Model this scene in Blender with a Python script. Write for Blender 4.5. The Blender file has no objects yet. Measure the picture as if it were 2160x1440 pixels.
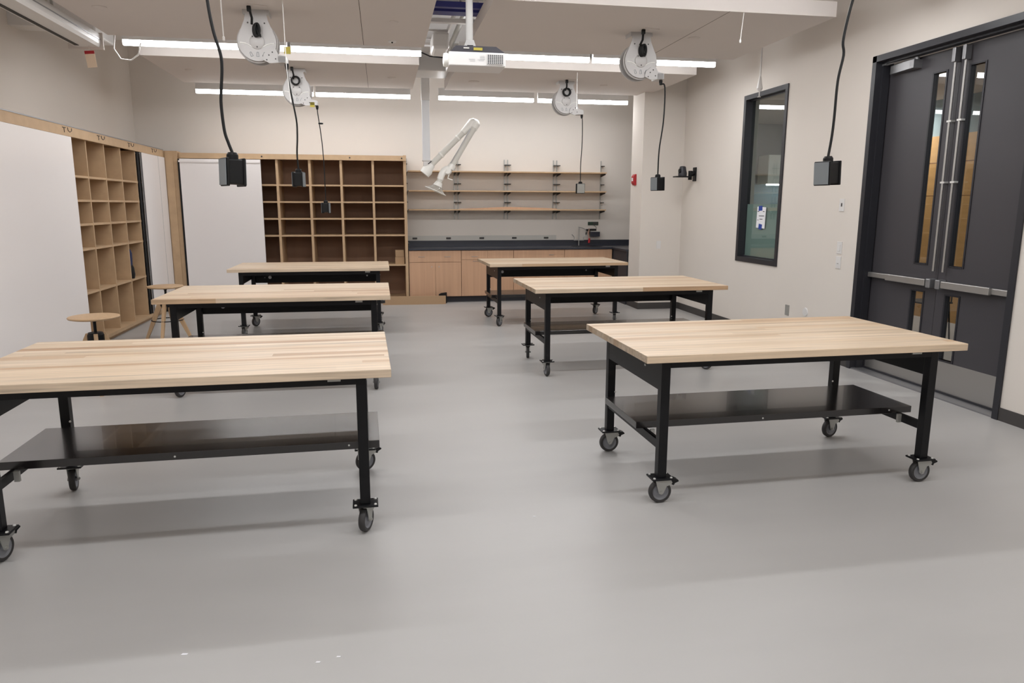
import bpy, bmesh, math, random
from mathutils import Vector, Matrix
PI = math.pi
random.seed(7)
S = bpy.context.scene
COL = S.collection

# ------------------------------------------------------------------ camera
YAW, PIT, ROL, FPX = .17522388, .18473229, .00253524, 1534.23
fw = Vector((math.sin(YAW)*math.cos(PIT), math.cos(YAW)*math.cos(PIT), -math.sin(PIT)))
r0 = Vector((math.cos(YAW), -math.sin(YAW), 0)); u0 = r0.cross(fw)
rt = r0*math.cos(ROL) + u0*math.sin(ROL); up = -r0*math.sin(ROL) + u0*math.cos(ROL)
cam = bpy.data.cameras.new('camera'); cam.sensor_width = 36; cam.sensor_fit = 'HORIZONTAL'
cam.lens = FPX/2160*36; cam.clip_start = .05; cam.clip_end = 100
co = bpy.data.objects.new('camera', cam); COL.objects.link(co)
m3 = Matrix((rt, up, -fw)).transposed()
co.matrix_world = Matrix.Translation((0, 0, 1.6)) @ m3.to_4x4()
S.camera = co

# ------------------------------------------------------------------ world, exposure
w = bpy.data.worlds.new('world'); S.world = w; w.use_nodes = True
w.node_tree.nodes['Background'].inputs[0].default_value = (.8, .85, 1, 1)
w.node_tree.nodes['Background'].inputs[1].default_value = .05
S.view_settings.view_transform = 'Standard'; S.view_settings.look = 'None'
S.view_settings.gamma = 1; S.view_settings.use_curve_mapping = False
S.view_settings.exposure = -.2
ROWS = (-.3, 2.7, 5.7, 8.8, 11.6)          # rows of linear lights across the room
LAMP_W = 15.5                               # watts per fixture
LAMP_COL = (.975, .985, 1.0)
LENS_STRENGTH = 21.0

# ------------------------------------------------------------------ materials
def lin(c):
    return tuple(((v/255)/12.92 if v/255 <= .04045 else ((v/255+.055)/1.055)**2.4) for v in c)+(1,)
def mat(name, rgb, rough=.5, metal=0, spec=.5, emis=None, estr=0, noise=0, nscale=8, bump=0, stretch=(1, 1, 1), coat=0):
    m = bpy.data.materials.new(name); m.use_nodes = True; nt = m.node_tree
    b = nt.nodes['Principled BSDF']; c = lin(rgb)
    b.inputs['Base Color'].default_value = c; b.inputs['Roughness'].default_value = rough
    b.inputs['Metallic'].default_value = metal; b.inputs['Specular IOR Level'].default_value = spec
    b.inputs['Coat Weight'].default_value = coat
    if emis:
        b.inputs['Emission Color'].default_value = lin(emis); b.inputs['Emission Strength'].default_value = estr
    if noise or bump:
        tc = nt.nodes.new('ShaderNodeTexCoord'); mp = nt.nodes.new('ShaderNodeMapping')
        mp.inputs['Scale'].default_value = stretch
        nz = nt.nodes.new('ShaderNodeTexNoise'); nz.inputs['Scale'].default_value = nscale; nz.inputs['Detail'].default_value = 5
        nt.links.new(tc.outputs['Object'], mp.inputs[0]); nt.links.new(mp.outputs[0], nz.inputs['Vector'])
        if noise:
            mr = nt.nodes.new('ShaderNodeMapRange')
            mr.inputs['From Min'].default_value = .3; mr.inputs['From Max'].default_value = .7
            mr.inputs['To Min'].default_value = 1-noise; mr.inputs['To Max'].default_value = 1+noise
            mx = nt.nodes.new('ShaderNodeVectorMath'); mx.operation = 'SCALE'
            mx.inputs[0].default_value = c[:3]
            nt.links.new(nz.outputs['Fac'], mr.inputs['Value']); nt.links.new(mr.outputs[0], mx.inputs['Scale'])
            nt.links.new(mx.outputs[0], b.inputs['Base Color'])
        if bump:
            bp = nt.nodes.new('ShaderNodeBump'); bp.inputs['Strength'].default_value = bump; bp.inputs['Distance'].default_value = .01
            nt.links.new(nz.outputs['Fac'], bp.inputs['Height']); nt.links.new(bp.outputs[0], b.inputs['Normal'])
    return m

def butcher():
    m = bpy.data.materials.new('butcher_block'); m.use_nodes = True; nt = m.node_tree; N = nt.nodes.new; L = nt.links.new
    b = nt.nodes['Principled BSDF']; b.inputs['Roughness'].default_value = .42
    tc = N('ShaderNodeTexCoord'); sp = N('ShaderNodeSeparateXYZ'); L(tc.outputs['Object'], sp.inputs[0])
    oi = N('ShaderNodeObjectInfo')
    def M(op, a, b_=None, c=None):
        n = N('ShaderNodeMath'); n.operation = op
        for i, v in enumerate((a, b_, c)):
            if v is None: continue
            if isinstance(v, (int, float)): n.inputs[i].default_value = v
            else: L(v, n.inputs[i])
        return n.outputs[0]
    yw = M('ADD', sp.outputs['Y'], M('MULTIPLY', M('SINE', M('MULTIPLY_ADD', sp.outputs['Y'], 19.0, M('MULTIPLY', oi.outputs['Random'], 20.0))), .014)); ys = M('DIVIDE', yw, .052); yi = M('FLOOR', ys); yf = M('FRACT', ys)
    seed = M('MULTIPLY_ADD', oi.outputs['Random'], 57.0, yi)
    wn = N('ShaderNodeTexWhiteNoise'); wn.noise_dimensions = '1D'; L(seed, wn.inputs['W'])
    xo = M('MULTIPLY_ADD', wn.outputs['Value'], 7.0, M('DIVIDE', sp.outputs['X'], 4.2)); xi = M('FLOOR', xo)
    w2 = N('ShaderNodeTexWhiteNoise'); w2.noise_dimensions = '2D'; cb = N('ShaderNodeCombineXYZ')
    L(seed, cb.inputs[0]); L(xi, cb.inputs[1]); L(cb.outputs[0], w2.inputs['Vector'])
    rp = N('ShaderNodeValToRGB'); e = rp.color_ramp.elements
    e[0].position = 0; e[0].color = lin((186, 150, 116)); e[1].position = 1; e[1].color = lin((224, 203, 178))
    for p, c in ((.12, (202, 171, 138)), (.3, (216, 192, 163)), (.65, (220, 198, 172))):
        k = e.new(p); k.color = lin(c)
    L(w2.outputs['Value'], rp.inputs[0])
    # grain
    mp = N('ShaderNodeMapping'); mp.inputs['Scale'].default_value = (1.6, 46, 46); L(tc.outputs['Object'], mp.inputs[0])
    off = N('ShaderNodeCombineXYZ'); L(M('MULTIPLY', w2.outputs['Value'], 9.0), off.inputs[0]); L(seed, off.inputs[1]); L(off.outputs[0], mp.inputs['Location'])
    nz = N('ShaderNodeTexNoise'); nz.inputs['Scale'].default_value = 1.0; nz.inputs['Detail'].default_value = 6; nz.inputs['Distortion'].default_value = .6
    L(mp.outputs[0], nz.inputs['Vector'])
    g = N('ShaderNodeMapRange'); g.inputs['From Min'].default_value = .3; g.inputs['From Max'].default_value = .62
    g.inputs['To Min'].default_value = .8; g.inputs['To Max'].default_value = 1.03; L(nz.outputs['Fac'], g.inputs['Value'])
    # dark mineral streaks
    mp2 = N('ShaderNodeMapping'); mp2.inputs['Scale'].default_value = (.9, 26, 26); L(tc.outputs['Object'], mp2.inputs[0]); L(off.outputs[0], mp2.inputs['Location'])
    n2 = N('ShaderNodeTexNoise'); n2.inputs['Scale'].default_value = 1.3; n2.inputs['Detail'].default_value = 3; L(mp2.outputs[0], n2.inputs['Vector'])
    g2 = N('ShaderNodeMapRange'); g2.inputs['From Min'].default_value = .57; g2.inputs['From Max'].default_value = .7
    g2.inputs['To Min'].default_value = 1; g2.inputs['To Max'].default_value = .74; L(n2.outputs['Fac'], g2.inputs['Value'])
    jt = M('MULTIPLY_ADD', M('LESS_THAN', yf, .05), M('MULTIPLY', w2.outputs['Value'], -.42), 1.0)
    gn = N('ShaderNodeSeparateXYZ'); L(tc.outputs['Normal'], gn.inputs[0]); eg = M('MULTIPLY_ADD', M('GREATER_THAN', M('ABSOLUTE', gn.outputs['X']), .7), -.34, 1.0)
    k = M('MULTIPLY', M('MULTIPLY', M('MULTIPLY', g.outputs[0], g2.outputs[0]), jt), eg)
    vm = N('ShaderNodeVectorMath'); vm.operation = 'SCALE'; L(rp.outputs[0], vm.inputs[0]); L(k, vm.inputs['Scale'])
    L(vm.outputs[0], b.inputs['Base Color'])
    return m

def glass(name, tint, f0=.045, rough=.0, body=None, bodyfac=0):
    m = bpy.data.materials.new(name); m.use_nodes = True; nt = m.node_tree; nt.nodes.clear(); N = nt.nodes.new; L = nt.links.new
    o = N('ShaderNodeOutputMaterial'); tr = N('ShaderNodeBsdfTransparent'); tr.inputs[0].default_value = tint+(1,)
    gl = N('ShaderNodeBsdfGlossy'); gl.inputs['Roughness'].default_value = rough
    fr = N('ShaderNodeFresnel'); fr.inputs[0].default_value = 1.52
    mu = N('ShaderNodeMath'); mu.operation = 'MULTIPLY'; mu.inputs[1].default_value = 1.6; mu.use_clamp = True
    ge = N('ShaderNodeNewGeometry'); iv = N('ShaderNodeMath'); iv.operation = 'SUBTRACT'; iv.inputs[0].default_value = 1; L(ge.outputs['Backfacing'], iv.inputs[1])
    m0 = N('ShaderNodeMath'); m0.operation = 'MULTIPLY'; L(fr.outputs[0], m0.inputs[0]); L(iv.outputs[0], m0.inputs[1])
    L(m0.outputs[0], mu.inputs[0]); mx = N('ShaderNodeMixShader'); L(mu.outputs[0], mx.inputs[0]); 
    src = tr.outputs[0]
    if body:
        df = N('ShaderNodeBsdfDiffuse'); df.inputs[0].default_value = lin(body)
        m2 = N('ShaderNodeMixShader'); m2.inputs[0].default_value = bodyfac; L(tr.outputs[0], m2.inputs[1]); L(df.outputs[0], m2.inputs[2]); src = m2.outputs[0]
    L(src, mx.inputs[1]); L(gl.outputs[0], mx.inputs[2]); L(mx.outputs[0], o.inputs[0])
    return m

M_wall = mat('wall_paint', (222, 215, 207), .85, noise=.01, nscale=2)
M_cloud = mat('ceiling_panel_paint', (212, 204, 198), .8)
M_white = mat('white_enamel', (222, 220, 218), .4)
M_mount = mat('mount_grey', (168, 166, 163), .5)
M_reel = mat('reel_enamel', (186, 183, 181), .36)
M_floor = mat('floor_vinyl', (176, 174, 172), .36, noise=.03, nscale=1.3, stretch=(.6, 2.2, 1), spec=.35)
M_wood = butcher()
M_black = mat('black_powdercoat', (15, 15, 18), .42, spec=.28)
M_shelfblk = mat('black_gloss_steel', (24, 20, 21), .24, spec=.8, coat=.2)
M_plastic = mat('black_plastic', (16, 16, 17), .5, spec=.3)
M_ply = mat('plywood', (186, 156, 122), .6, noise=.07, nscale=6, stretch=(1, 1, .12))
M_plyshade = mat('plywood_shaded', (138, 106, 84), .7, noise=.08, nscale=6, stretch=(1, 1, .12))  # plywood colour darkened for the shade deep inside the back cubbies
M_edge = mat('ply_edge', (190, 160, 126), .6, noise=.06, nscale=9)
M_cab = mat('cabinet_veneer', (197, 157, 126), .5, noise=.06, nscale=16, stretch=(1.6, 1, .05))
M_dark = mat('seam_dark', (60, 48, 38), .8)
M_counter = mat('black_epoxy_resin', (45, 47, 56), .38)
M_kick = mat('rubber_base', (66, 63, 62), .6)
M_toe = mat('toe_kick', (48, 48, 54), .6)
M_board = mat('whiteboard', (238, 233, 231), .22, spec=.5)
M_alu = mat('aluminium', (150, 150, 152), .4, metal=.7)
M_steel = mat('stainless', (182, 180, 177), .42, metal=.9)
M_zinc = mat('zinc', (176, 176, 172), .42, metal=.5)
M_bolt = mat('bolt_zinc', (225, 225, 222), .35, metal=.4)
M_tire = mat('tire_rubber', (52, 50, 50), .6)
M_hub = mat('wheel_hub_grey', (124, 125, 130), .5)
M_door = mat('door_paint', (68, 66, 70), .42, spec=.4)
M_frame = mat('frame_paint', (45, 45, 50), .4, spec=.4)
M_lens = mat('lens', (255, 255, 255), .5, emis=(252, 253, 255), estr=LENS_STRENGTH)
M_glass = glass('window_glass', (.82, .86, .85))
M_film = glass('frosted_film', (.4, .5, .48), body=(186, 204, 198), bodyfac=.84)
M_doorglass = glass('door_glass', (.85, .86, .84))
M_clear = glass('clear_plastic', (.9, .9, .88), body=(235, 235, 232), bodyfac=.16)
M_blue = mat('blue_paint', (34, 38, 110), .5)
M_tape = mat('blue_tape', (32, 62, 150), .6)
M_paper = mat('paper', (232, 232, 236), .8)
M_ink = mat('ink', (60, 60, 66), .8)
M_red = mat('red_plastic', (170, 32, 40), .4)
M_yellow = mat('yellow_tag', (172, 158, 60), .6)
M_green = mat('green_sign', (44, 66, 52), .6)
M_card = mat('cardboard', (176, 146, 114), .85)
M_stool = mat('stool_wood', (190, 158, 122), .5, noise=.05, nscale=8, stretch=(1, 6, 1))
M_pvc = mat('duct_tube', (220, 218, 211), .45)
M_joint = mat('joint_white', (244, 243, 238), .4)
M_greyface = mat('grey_faceplate', (120, 126, 130), .5)
M_clearface = mat('clear_cover', (140, 138, 132), .25)
M_tag = mat('pale_tag', (228, 204, 178), .7)
M_cordw = mat('white_cord', (225, 222, 218), .6)
M_pale = mat('raceway', (196, 194, 188), .5)
M_honey = mat('honey_wood', (190, 146, 92), .5, noise=.08, nscale=5, stretch=(1, 1, 4))
M_brown = mat('brown_wood', (120, 78, 52), .6, noise=.1, nscale=8, stretch=(4, 4, .3))
M_greywall = mat('corridor_wall', (120, 134, 138), .8)
M_cabwhite = mat('cabinet_white', (236, 240, 232), .5)
M_vent = mat('vent_dark', (84, 86, 88), .6)
M_projdk = mat('projector_top', (58, 56, 62), .5)
M_dim = mat('bag_blue', (36, 44, 78), .8)

# ------------------------------------------------------------------ mesh helpers
class B:
    def __init__(s): s.bm = bmesh.new(); s.mi = 0
    def _mark(s, n0):
        s.bm.faces.ensure_lookup_table()
        for f in s.bm.faces[n0:]: f.material_index = s.mi
    def m(s, i): s.mi = i; return s
    def box(s, x0, x1, y0, y1, z0, z1, M=None, bev=0):
        n = len(s.bm.faces)
        v = [s.bm.verts.new((x, y, z)) for z in (z0, z1) for y in (y0, y1) for x in (x0, x1)]
        fs = [s.bm.faces.new([v[i] for i in q]) for q in ((0, 2, 3, 1), (4, 5, 7, 6), (0, 1, 5, 4), (2, 6, 7, 3), (0, 4, 6, 2), (1, 3, 7, 5))]
        if M: bmesh.ops.transform(s.bm, matrix=M, verts=v)
        if bev:
            for f in fs: f.material_index = s.mi
            es = list({e for f in fs for e in f.edges})
            bmesh.ops.bevel(s.bm, geom=es, offset=bev, segments=2, profile=.5, affect='EDGES')
        s._mark(n) if not bev else None
        if bev:
            s.bm.faces.ensure_lookup_table()
            for f in s.bm.faces[n:]: f.material_index = s.mi
        return s
    def prism(s, pts, a, b, axis='y'):
        """outline pts (u,v) extruded from a to b along axis; y: (x,z)  x: (y,z)  z: (x,y)"""
        n = len(s.bm.faces)
        f = {'y': lambda u, v, t: (u, t, v), 'x': lambda u, v, t: (t, u, v), 'z': lambda u, v, t: (u, v, t)}[axis]
        A = [s.bm.verts.new(f(u, v, a)) for u, v in pts]; C = [s.bm.verts.new(f(u, v, b)) for u, v in pts]
        s.bm.faces.new(A); s.bm.faces.new(C[::-1]); k = len(pts)
        for i in range(k): s.bm.faces.new((A[i], C[i], C[(i+1) % k], A[(i+1) % k]))
        s._mark(n); return s
    def tube(s, path, r, seg=10, cap=True):
        n = len(s.bm.faces); path = [Vector(p) for p in path]; k = len(path)
        rr = r if isinstance(r, (list, tuple)) else [r]*k
        rings = []; ref = None
        for i, p in enumerate(path):
            d = (path[min(i+1, k-1)]-path[max(i-1, 0)]).normalized()
            if ref is None: ref = Vector((0, 0, 1)) if abs(d.z) < .9 else Vector((1, 0, 0))
            a = (ref - d*ref.dot(d)).normalized(); ref = a; b = d.cross(a)
            rings.append([s.bm.verts.new(p + (a*math.cos(2*PI*j/seg)+b*math.sin(2*PI*j/seg))*rr[i]) for j in range(seg)])
        for A, C in zip(rings, rings[1:]):
            for j in range(seg): s.bm.faces.new((A[j], A[(j+1) % seg], C[(j+1) % seg], C[j]))
        if cap: s.bm.faces.new(rings[0][::-1]); s.bm.faces.new(rings[-1])
        s._mark(n); return s
    def lathe(s, prof, M=None, seg=32, closed=False):
        """profile of (r, h) round local z"""
        n = len(s.bm.faces); rings = []; vs = []
        for r, h in prof:
            if r < 1e-6: ring = [s.bm.verts.new((0, 0, h))]*seg; vs.append(ring[0])
            else: ring = [s.bm.verts.new((r*math.cos(2*PI*j/seg), r*math.sin(2*PI*j/seg), h)) for j in range(seg)]; vs += ring
            rings.append(ring)
        if closed: rings.append(rings[0])
        for A, C in zip(rings, rings[1:]):
            for j in range(seg):
                q = []
                for v in (A[j], A[(j+1) % seg], C[(j+1) % seg], C[j]):
                    if v not in q: q.append(v)
                if len(q) > 2: s.bm.faces.new(q)
        if M: bmesh.ops.transform(s.bm, matrix=M, verts=vs)
        s._mark(n); return s
    def build(s, name, mats, parent=None, loc=(0, 0, 0), rz=0, smooth=False):
        bmesh.ops.recalc_face_normals(s.bm, faces=s.bm.faces)
        me = bpy.data.meshes.new(name); s.bm.to_mesh(me); s.bm.free()
        for m_ in (mats if isinstance(mats, (list, tuple)) else [mats]): me.materials.append(m_)
        if smooth:
            for p in me.polygons: p.use_smooth = True
            me.set_sharp_from_angle(angle=math.radians(38))
        o = bpy.data.objects.new(name, me); COL.objects.link(o)
        o.location = loc; o.rotation_euler = (0, 0, rz)
        if parent: o.parent = parent
        return o
def tag(o, label=None, cat=None, group=None, kind=None):
    for k, v in (('label', label), ('category', cat), ('group', group), ('kind', kind)):
        if v: o[k] = v
    return o
def thing(name, label, cat, loc=(0, 0, 0), rz=0, group=None):
    o = bpy.data.objects.new(name, None); COL.objects.link(o); o.empty_display_size = .1
    o.location = loc; o.rotation_euler = (0, 0, rz)
    return tag(o, label, cat, group)
def struct(o, label=None): return tag(o, label=label, kind='structure')
def copy_tree(o, parent=None):
    c = o.copy(); COL.objects.link(c)
    if parent: c.parent = parent
    for ch in list(o.children): copy_tree(ch, c)
    return c
def RX(a): return Matrix.Rotation(a, 4, 'X')
def RY(a): return Matrix.Rotation(a, 4, 'Y')
def RZ(a): return Matrix.Rotation(a, 4, 'Z')
def T(x, y, z): return Matrix.Translation((x, y, z))

# ================================================================== SHELL
XL, XR, YB, YF, ZC = -3.8, 4.59, 12.75, -3.2, 4.25
struct(B().box(-5, 11, YF-.2, 17, -.1, 0).build('floor', M_floor), 'pale grey resilient floor')
struct(B().box(XL-.2, 5.4, YF-.2, YB+.2, ZC, ZC+.1).build('ceiling', M_cloud))
struct(B().box(XL-.2, XL, YF-.2, YB+.2, 0, ZC).build('wall_left', M_wall))
struct(B().box(XL, 5.4, YB, YB+.2, 0, ZC).build('wall_back', M_wall))
struct(B().box(XL, XR+.2, YF-.2, YF, 0, ZC).build('wall_front', M_wall))
WY0, WY1, WZ0, WZ1 = 7.95, 8.98, .896, 2.968     # window opening
DY0, DY1, DZ = 4.62, 6.487, 2.975                # door opening
b = B()
b.box(XR, XR+.2, YF, DY0, 0, ZC).box(XR, XR+.2, DY0, DY1, DZ, ZC).box(XR, XR+.2, DY1, WY0, 0, ZC)
b.box(XR, XR+.2, WY0, WY1, 0, WZ0).box(XR, XR+.2, WY0, WY1, WZ1, ZC).box(XR, XR+.2, WY1, 10.85, 0, ZC)
struct(b.build('wall_right', M_wall))
struct(B().box(3.93, 5.4, 10.85, 11.36, 0, ZC).build('wall_stub', M_wall), 'short wall end beside the sink alcove')
struct(B().box(5.2, 5.4, 11.36, YB, 0, ZC).build('wall_alcove', M_wall))
struct(B().box(XR-.008, XR, DY1, 10.85, 0, .1).build('baseboard_right', M_kick))
struct(B().box(3.93, XR, 10.842, 10.85, 0, .1).box(3.922, 3.93, 10.842, 11.36, 0, .1).build('baseboard_stub', M_kick))
struct(B().box(XR-.008, XR, YF, DY0, 0, .1).build('baseboard_right_near', M_kick))

# ---- window
wf = struct(B().box(XR-.014, XR+.12, WY0, WY1, WZ1-.055, WZ1).box(XR-.014, XR+.12, WY0, WY1, WZ0, WZ0+.06)
       .box(XR-.014, XR+.12, WY0, WY0+.055, WZ0+.06, WZ1-.055).box(XR-.014, XR+.12, WY1-.055, WY1, WZ0+.06, WZ1-.055)
       .build('window_1', M_frame), 'tall narrow interior window in a black frame')
B().box(XR+.05, XR+.075, WY0+.055, WY1-.055, WZ0+.06, WZ0+.075).box(XR+.05, XR+.075, WY0+.055, WY1-.055, WZ1-.07, WZ1-.055).build('glazing_bead', M_frame, wf)
B().box(XR+.078, XR+.084, WY0+.055, WY1-.055, WZ0+.06, WZ1-.055).build('window_pane', M_glass, wf)
B().box(XR+.090, XR+.092, WY0+.055, WY1-.055, WZ0+.06, 1.625).build('frosted_film', M_film, wf)
nt_ = thing('paper_notice', 'white paper notice stuck on the window glass with blue tape', 'sign', (XR+.076, 8.53, 1.46))
B().box(-.004, 0, -.105, .105, -.13, .13, RX(.04)).build('paper_sheet', M_paper, nt_)
B().box(-.006, -.004, -.03, .06, .085, .145, RX(-.06)).build('tape', M_tape, nt_); B().box(-.006, -.004, -.05, .03, -.145, -.08, RX(.12)).build('tape', M_tape, nt_)
for z, a, c in ((.075, -.08, -.04), (.075, .05, .09), (.02, -.075, .05), (-.02, -.04, .03), (-.03, .06, .08)):
    B().box(-.0055, -.004, a, c, z-.004, z+.004).build('printed_line', M_ink, nt_)

# ---- double door
tr = struct(B().box(XR-.014, XR+.17, DY0, DY0+.055, 0, DZ).box(XR-.014, XR+.17, DY1-.055, DY1, 0, DZ).box(XR-.014, XR+.17, DY0, DY1, DZ-.055, DZ)
       .box(XR+.05, XR+.12, DY0+.055, DY0+.075, 0, DZ-.07).box(XR+.05, XR+.12, DY1-.075, DY1-.055, 0, DZ-.07).box(XR+.05, XR+.12, DY0+.055, DY1-.055, DZ-.075, DZ-.055)
       .build('trim_1', M_frame), 'dark grey steel frame of the double door')
YM = 5.555
def door(n, y0, y1, gy0, gy1, hinge, label):
    x0, x1 = 4.725, 4.77; z0, z1 = .012, 2.895; lo0, lo1, hi0, hi1 = .30, .852, 1.105, 2.722
    d = B()
    d.box(x0, x1, y0, gy0, z0, z1).box(x0, x1, gy1, y1, z0, z1)
    d.box(x0, x1, gy0, gy1, z0, lo0).box(x0, x1, gy0, gy1, lo1, hi0).box(x0, x1, gy0, gy1, hi1, z1)
    o = struct(d.build(n, M_door), label)
    f = B()
    for a, c in ((lo0, lo1), (hi0, hi1)):
        f.box(x0-.006, x0+.03, gy0-.012, gy0+.004, a-.012, c+.012).box(x0-.006, x0+.03, gy1-.004, gy1+.012, a-.012, c+.012)
        f.box(x0-.006, x0+.03, gy0, gy1, c, c+.012).box(x0-.006, x0+.03, gy0, gy1, a-.012, a)
    f.build('glazing_frame', M_frame, o)
    B().box(x0+.02, x0+.026, gy0, gy1, lo0, lo1).box(x0+.02, x0+.026, gy0, gy1, hi0, hi1).build('glass_pane', M_doorglass, o)
    B().box(x0-.002, x0, y0+.03, y1-.03, .03, .285).build('kick_plate', M_steel, o)
    B().box(x0-.014, x0, y0+.01, y1-.01, .005, .03).build('door_sweep', M_frame, o)
    s = 1 if hinge == 'hi' else -1                     # +1: hinge side at high Y
    ym = y0+.022 if s > 0 else y1-.085                 # rod side
    ye = y1-.02 if s > 0 else y0+.02
    pb = B().box(x0-.055, x0-.012, min(ym, ye), max(ym, ye), .925, .972, bev=.005).build('panic_bar', M_steel, o)
    B().box(x0-.078, x0-.05, min(ym+s*.04, ym+s*.55), max(ym+s*.04, ym+s*.55), .918, .978, bev=.006).build('push_pad', M_steel, pb)
    B().box(x0-.075, x0, ym-.022, ym+.03, .905, .985, bev=.008).prism([(ym-.022, .985), (ym+.03, .985), (ym+.018, 1.06), (ym-.018, 1.06)], x0-.06, x0).prism([(ym-.025, .905), (ym+.025, .905), (ym+.022, .82), (ym-.022, .82)], x0-.055, x0).build('latch_case', M_alu, pb)
    vr = B().tube([(x0-.032, ym, 1.05), (x0-.032, ym, 2.80)], .0105, 12).build('vertical_rod', M_steel, o, smooth=True)
    B().box(x0-.06, x0, ym-.018, ym+.018, 2.77, 2.885, bev=.004).build('top_latch', M_alu, vr)
    for gz in (1.80, 2.30): B().box(x0-.045, x0, ym-.03, ym+.018, gz-.008, gz+.008, bev=.002).build('rod_guide', M_bolt, vr)
    if s > 0:
        cl = B().prism([(x0, 6.01), (x0-.085, 6.01), (x0-.085, 6.06), (x0-.05, 6.36), (x0, 6.36)], 2.80, 2.872, 'z').build('door_closer', M_alu, o)
        B().tube([(x0-.04, 6.03, 2.872), (x0-.04, 6.03, 2.893)], .02, 14).tube([(x0-.04, 6.03, 2.89), (x0-.07, 6.42, 2.895)], .008, 8).tube([(x0-.05, 6.2, 2.878), (x0-.04, 6.03, 2.885)], .006, 8).box(x0-.09, x0-.05, 6.37, 6.43, 2.885, 2.9).build('closer_arm', M_alu, cl)
    return o
door('door_1', YM+.002, DY1-.058, 5.70, 5.85, 'hi', 'dark grey door leaf with a closer and stainless panic bar, beside the light switches')
door('door_2', DY0+.058, YM-.002, 5.29, 5.44, 'lo', 'dark grey door leaf with stainless panic bar, farther from the light switches')
struct(B().box(XR, XR+.2, DY0+.055, DY1-.055, 0, .012).build('trim_2', M_alu), 'door threshold')

# ---- place beyond the glass
struct(B().box(7.9, 8.1, 2, 17, 0, 3.1).build('wall_corridor', M_greywall))
struct(B().box(5.4, 8.1, 13.0, 13.2, 0, 3.1).build('wall_corridor_end', M_greywall))
struct(B().box(4.79, 8.1, 1.8, 2, 0, 3.1).build('wall_corridor_front', M_greywall))
struct(B().box(4.79, 5.4, 11.1, 11.3, 0, 3.1).build('wall_corridor_near', M_greywall))
struct(B().box(4.79, 8.1, 1.8, 13.2, 3.1, 3.2).build('ceiling_corridor', M_cloud))
tag(B().box(7.80, 7.895, 6.5, 10.3, 0, 2.58).m(1).box(7.798, 7.80, 6.5, 10.3, 2.205, 2.215).box(7.798, 7.80, 6.5, 10.3, 1.75, 1.755).build('wood_panelling', [M_honey, M_brown]), 'honey wood panelling seen through the door glass', 'panelling')
tall = thing('wall_cabinet', 'pale wall cabinet seen through the upper part of the window', 'cabinet', (7.4, 13.0, 2.0))
B().box(-.42, .45, -.36, -.005, 0, .52).build('cabinet_body', M_cabwhite, tall); B().box(-.415, .01, -.38, -.36, .005, .515).build('cabinet_door', M_cabwhite, tall); B().box(.015, .445, -.38, -.36, .005, .515).build('cabinet_door', M_cabwhite, tall)
B().box(-.40, .43, -.34, -.30, -.022, 0).build('strip_light', M_lens, tall)
tag(B().box(6.98, 7.88, 12.4, 12.995, 0, .9).m(1).box(6.96, 7.89, 12.38, 12.995, .9, .93).build('low_cabinet', [M_cabwhite, M_counter]), 'low cabinet behind the frosted part of the window', 'cabinet')
for x_, y_, n_ in ((6.6, 5.0, 'nearer'), (7.25, 9.9, 'farther')):  # added lamps, kept out of view, to brighten the space beyond the glass
    t = thing('added_corridor_light', 'added unseen linear light brightening the space behind the door, %s one' % n_, 'light', (x_, y_, 3.0), 0, 'added lights beyond the door')
    B().box(-.4, .4, -.04, .04, .03, .1).build('housing', M_white, t); B().box(-.39, .39, -.03, .03, 0, .03).build('lens', M_lens, t)
    a = bpy.data.lights.new('tube_light', 'AREA'); a.shape = 'RECTANGLE'; a.size = .76; a.size_y = .05; a.energy = 46; a.color = LAMP_COL
    ao = bpy.data.objects.new('tube_light', a); COL.objects.link(ao); ao.parent = t; ao.location = (0, 0, -.002)
ch = thing('wire_chair', 'black metal framed chair seen through the door glass', 'chair', (6.6, 7.9, 0))
B().box(-.2, .2, -.2, .2, .44, .46, bev=.006).build('seat', M_plastic, ch)
B().box(.18, .2, -.2, .2, .62, .84, bev=.005).build('backrest', M_plastic, ch)
for sx, sy in ((-1, -1), (1, -1), (1, 1), (-1, 1)):
    B().tube([(.17*sx, .17*sy, .44), (.2*sx, .2*sy, 0)], .01, 8).build('leg', M_black, ch)
for sy in (-.18, .18): B().tube([(.19, sy, .44), (.19, sy, .84)], .009, 8).build('back_post', M_black, ch)

# ================================================================== LIGHT FIXTURES AND CEILING PANELS
def lamp(x0, x1, y, z, label):
    L_ = x1-x0
    t = thing('linear_light', label, 'light', ((x0+x1)/2, y, z), 0, 'linear lights between the ceiling panels')
    B().box(-L_/2, L_/2, -.032, .032, .055, .175, bev=.003).build('housing', M_white, t)
    B().prism([(-.03, .055), (.03, .055), (.03, .018), (.02, .003), (-.02, .003), (-.03, .018)], -L_/2+.004, L_/2-.004, 'x').build('lens', M_lens, t)
    for x in (-L_/2+.12, L_/2-.12):
        B().tube([(x, 0, .17), (x, 0, ZC-z)], .003, 6).build('hanger', M_zinc, t)
    a = bpy.data.lights.new('tube_light', 'AREA'); a.shape = 'RECTANGLE'; a.size = L_-.02; a.size_y = .05
    a.energy = LAMP_W*L_/1.55*(.5 if y > 11 else 1); a.color = LAMP_COL
    ao = bpy.data.objects.new('tube_light', a); COL.objects.link(ao); ao.parent = t; ao.location = (0, 0, -.001)
    return t
SEG = ((-2.66, -.975), (-.935, .5), (.93, 2.48), (2.52, 4.07))
nm = ('at the left end of', 'left of the projector in', 'right of the projector in', 'at the right end of')
rn = {8.8: 'the nearer lit row', 11.6: 'the farther lit row by the back wall', 5.7: 'the row over the first workbenches', 2.7: 'the row behind them', -.3: 'the row overhead'}
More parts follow.
